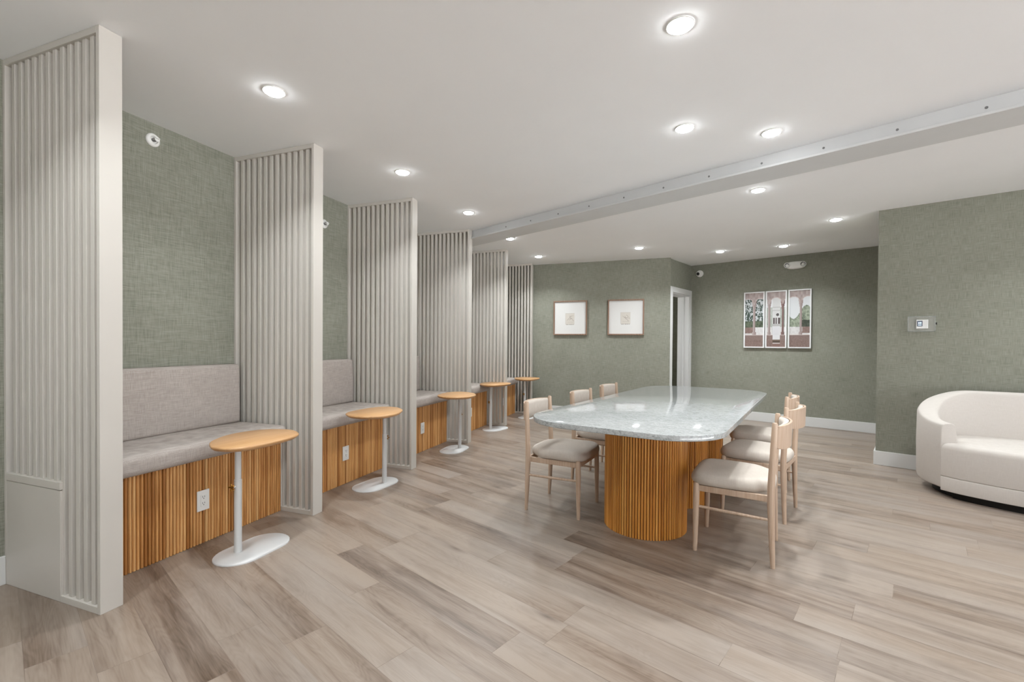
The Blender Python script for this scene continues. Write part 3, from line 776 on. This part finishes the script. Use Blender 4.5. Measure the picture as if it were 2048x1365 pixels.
# three panel garden arcade photograph; x runs 0..3 over the three panels, y 0..1 up
hn = {}
def vn(x, y, s=0):
    def h(i, j):
        k = (i, j, s)
        if k not in hn: hn[k] = rp.random()
        return hn[k]
    i, j = math.floor(x), math.floor(y); fx, fy = x - i, y - j; fx = fx * fx * (3 - 2 * fx); fy = fy * fy * (3 - 2 * fy)
    return (h(i, j) * (1 - fx) + h(i + 1, j) * fx) * (1 - fy) + (h(i, j + 1) * (1 - fx) + h(i + 1, j + 1) * fx) * fy
def mixc(a, b, t_): return tuple(a[i] * (1 - t_) + b[i] * t_ for i in range(3)) + (1,)
def arcade(x, y):
    pink, pinkd, sky = L(184, 168, 164), L(160, 142, 138), L(226, 228, 230)
    c = sky
    cols = [0.50, 1.13, 1.85, 2.55]
    # planting and buildings behind
    nz = vn(x * 16, y * 34) * 0.6 + vn(x * 40, y * 80, 1) * 0.4
    if y < 0.88:
        if x < 1.0:
            c = mixc(L(216, 220, 222), L(72, 86, 78), 1 if nz + 0.25 * abs(math.sin(8 * math.atan2(y - 0.72, (x - (0.25 if x < 0.5 else 0.85)) * 0.33))) > 0.62 else 0.12)
            if y < 0.48: c = mixc(L(46, 56, 46), L(124, 134, 112), nz)
        elif x < 2.0:
            c = L(226, 227, 228)
            if 1.30 < x < 1.72:
                c = L(214, 213, 212)
                if abs(y - 0.66) < 0.006 or abs(y - 0.72) < 0.005: c = L(188, 186, 184)
                if math.hypot((x - 1.58) * 0.33, (y - 0.585)) < 0.026: c = L(96, 90, 90)
                if 0.42 < y < 0.53 and any(abs(x - q) < 0.035 for q in (1.39, 1.51, 1.65, 1.72)): c = L(92, 82, 82)
                if y < 0.42: c = L(186, 184, 182)
                if y < 0.375: c = L(220, 219, 222)
            else:
                c = mixc(L(150, 160, 146), L(206, 208, 204), nz) if y < 0.72 else c
        else:
            c = mixc(L(66, 82, 66), L(196, 204, 182), nz) if 0.32 < y < 0.62 + 0.12 * math.sin(x * 5) else c
            if x > 2.55 and y < 0.48: c = mixc(L(54, 60, 52), L(96, 104, 90), nz)
        if y < 0.36 and not 1.28 < x < 1.72:
            c = mixc(L(206, 203, 202), L(236, 234, 233), nz)
            if (x < 0.45 or x > 2.62) and y > 0.25: c = mixc(L(128, 104, 98), L(160, 138, 130), nz)
    if y < 0.15 or y < 0.215:
        if not (1.32 < x < 1.72):
            br = (math.floor(y * 70) * 0.5 + x * 14) % 1
            c = mixc(L(128, 106, 100), L(154, 132, 124), vn(x * 30, y * 60, 2))
            if (y * 70) % 1 < 0.16 or br < 0.06: c = L(144, 126, 120)
        else:
            c = L(224, 224, 226) if y > 0.135 else (L(120, 104, 92) if y > 0.075 else (L(214, 206, 202) if y > 0.062 else L(140, 112, 104)))
            if 0.085 < y < 0.1: c = L(72, 62, 56)
    if 0.213 < y < 0.228 and not (1.32 < x < 1.72): c = L(226, 218, 214)
    # columns and arches
    for q, cx in enumerate(cols):
        w = 0.055 if q != 0 else 0.07
        if 0.22 < y < 0.86:
            ww = w + (0.035 if y < 0.27 else 0) + (0.05 * sm((y - 0.68) / 0.14))
            if abs(x - cx) < ww:
                sh = (x - cx) / ww
                c = mixc(L(192, 178, 175), L(150, 132, 128), 0.5 + 0.5 * sh) if q != 2 else mixc(L(150, 124, 120), L(104, 78, 74), 0.5 + 0.5 * sh)
    edges = [-0.2] + cols + [3.3]
    for k_ in range(len(edges) - 1):
        a, b = edges[k_], edges[k_ + 1]
        if a <= x <= b:
            m_ = (a + b) / 2; hw = (b - a) / 2 - 0.05; d = abs(x - m_) / hw
            top = 0.80 + 0.10 * math.sqrt(max(0, 1 - d * d)) if d < 1 else 0.78
            if y > top: c = mixc(L(204, 190, 186), pinkd, 0.15 + 0.75 * vn(x * 12, y * 20, 4))
            if abs(y - top) < 0.008 and y > 0.8: c = L(206, 188, 184)
    return c
def panel(sc_, w, k, label):
    t = thing('framed_photograph', label, 'picture', wn(PC, sc_, 0, 1.599), ROT_W, 'three panel garden arcade photograph')
    frame_mb(w, 0.882, 0.018, 0.034).build('frame', M['whiteframe'], t, bevel=0.0015)
    grid_print('print', w - 0.034, 0.848, 46, 136, lambda a, b: arcade(k + a, b), t, -0.022)
panel(1.007, 0.296, 0, 'white-framed photograph of palms behind an arcade, left panel of three')
panel(1.3135, 0.290, 1, 'white-framed photograph with central path and round window, middle panel of three')
panel(1.626, 0.298, 2, 'white-framed photograph of column and hedge, right panel of three')

# ------------------------------------------------------------------ dome camera, emergency light, thermostat
def ring_y(cx, cz, r, y, n=32): return [(cx + r * math.cos(2 * math.pi * i / n), y, cz + r * math.sin(2 * math.pi * i / n)) for i in range(n)]
sc_cam = thing('security_camera', 'white turret security camera high beside the doorway corner', 'camera', wn(PC, 0.150, 0, 2.415), ROT_W)
MB().loft([ring_y(0, 0, 0.058, 0), ring_y(0, 0, 0.058, -0.022), ring_y(0, 0, 0.05, -0.03)]).build('mount', M['plastic'], sc_cam, ang=50)
bl = []
d = Vector((-0.12, -0.93, -0.26)).normalized(); e1 = d.cross(Vector((0, 0, 1))).normalized(); e2 = d.cross(e1)
c0 = Vector((0, -0.045, 0))
for a in range(0, 9):
    th = math.pi - (math.pi - 0.62) * a / 8; rr = 0.047 * math.sin(th); z_ = 0.047 * math.cos(th)
    bl.append([c0 + d * z_ + (e1 * math.cos(2 * math.pi * i / 32) + e2 * math.sin(2 * math.pi * i / 32)) * max(rr, 0.001) for i in range(32)])
MB().loft(bl).build('ball_housing', M['plastic'], sc_cam, ang=60)
MB().loft([[c0 + d * z_ + (e1 * math.cos(2 * math.pi * i / 32) + e2 * math.sin(2 * math.pi * i / 32)) * r_ for i in range(32)] for r_, z_ in ((0.0265, 0.037), (0.0265, 0.041), (0.022, 0.043), (0.014, 0.047), (0.004, 0.049))]).build('lens', M['dark'], sc_cam, ang=60)

em = thing('emergency_light', 'white twin-head emergency light high on the far right wall', 'light fixture', wn(PC, 1.563, 0, 2.412), ROT_W)
prof = []
def capsule(hx, hz, y, n=40):
    out = []
    for i in range(n):
        a = 2 * math.pi * i / n; c, s = math.cos(a), math.sin(a)
        z = math.copysign(abs(s) ** 0.9, s) * hz
        out.append((math.copysign(abs(c) ** 0.75, c) * hx, y, z if z < 0 else z * 0.82))
    return out
MB().loft([capsule(0.138, 0.062, 0), capsule(0.136, 0.062, -0.03), capsule(0.126, 0.056, -0.055), capsule(0.10, 0.042, -0.066)]).build('housing', M['plastic'], em, ang=50)
for s in (-1, 1):
    q = Vector((s * 0.100, -0.056, 0.0)); dd = Vector((s * 0.3, -0.9, -0.25)).normalized(); a1 = dd.cross(Vector((0, 0, 1))).normalized(); a2 = dd.cross(a1)
    rr = lambda r_, z_: [q + dd * z_ + (a1 * math.cos(2 * math.pi * i / 28) + a2 * math.sin(2 * math.pi * i / 28)) * r_ for i in range(28)]
    hd_ = MB().loft([rr(0.038, -0.02), rr(0.042, 0.018), rr(0.040, 0.022), rr(0.036, 0.022), rr(0.034, 0.014)], caps=(True, False)).build('lamp_head', M['plastic'], em, ang=50)
    MB().loft([rr(0.035, 0.015), rr(0.028, 0.006), rr(0.006, 0.002)], caps=(False, True)).build('reflector', M['reflector'], hd_, ang=60)

th_ = thing('thermostat', 'white wall thermostat with a lit dark blue screen inside a clear guard', 'thermostat', wn(PE, 0.338, 0, 1.4125), ROT_W)
MB().box(-0.043, 0.043, -0.024, 0, -0.043, 0.043).build('body', M['plastic'], th_, bevel=0.004, seg=3)
scr = MB().box(-0.037, 0.003, -0.0255, -0.0235, -0.021, 0.033).build('screen', M['screenbg'], th_, bevel=0.001)
g = MB()
for x0 in (-0.0275, -0.0145):   # two blurred digits and a bar under them
    g.box(x0, x0 + 0.0085, -0.0263, -0.0256, 0.0035, 0.0195)
g.box(-0.029, -0.0045, -0.0263, -0.0256, -0.0115, -0.0055)
g.build('display_digits', M['screen'], scr)
gu = thing('thermostat_guard', 'clear acrylic lock box around the wall thermostat', 'guard box', wn(PE, 0.338, 0, 1.4125), ROT_W)
def shellbox(x0, x1, y0, y1, z0, z1, t_):
    m = MB()
    m.box(x0, x1, y0, y0 + t_, z0, z1)
    m.box(x0, x0 + t_, y0 + t_, y1, z0, z1).box(x1 - t_, x1, y0 + t_, y1, z0, z1)
    m.box(x0 + t_, x1 - t_, y0 + t_, y1, z0, z0 + t_).box(x0 + t_, x1 - t_, y0 + t_, y1, z1 - t_, z1)
    return m
shellbox(-0.103, 0.092, -0.066, -0.0005, -0.069, 0.072, 0.003).build('clear_cover', M['acrylic'], gu)
eb = MB(); e_ = 0.0016
for zz in (-0.069, 0.072):
    for yy in (-0.066, -0.012): eb.box(-0.103, 0.092, yy - e_, yy + e_, zz - e_, zz + e_)
    for xx in (-0.103, 0.092): eb.box(xx - e_, xx + e_, -0.066, -0.001, zz - e_, zz + e_)
for xx in (-0.103, 0.092):
    for yy in (-0.066, -0.012): eb.box(xx - e_, xx + e_, yy - e_, yy + e_, -0.069, 0.072)
eb.build('clear_edges', M['acrylic_edge'], gu)
lk = MB(); lk.tube((0.091, -0.032, 0.004), (0.104, -0.032, 0.004), 0.010, n=20); lk.box(0.100, 0.104, -0.034, -0.030, -0.012, 0.002)
lk.build('lock', M['dark'], gu)
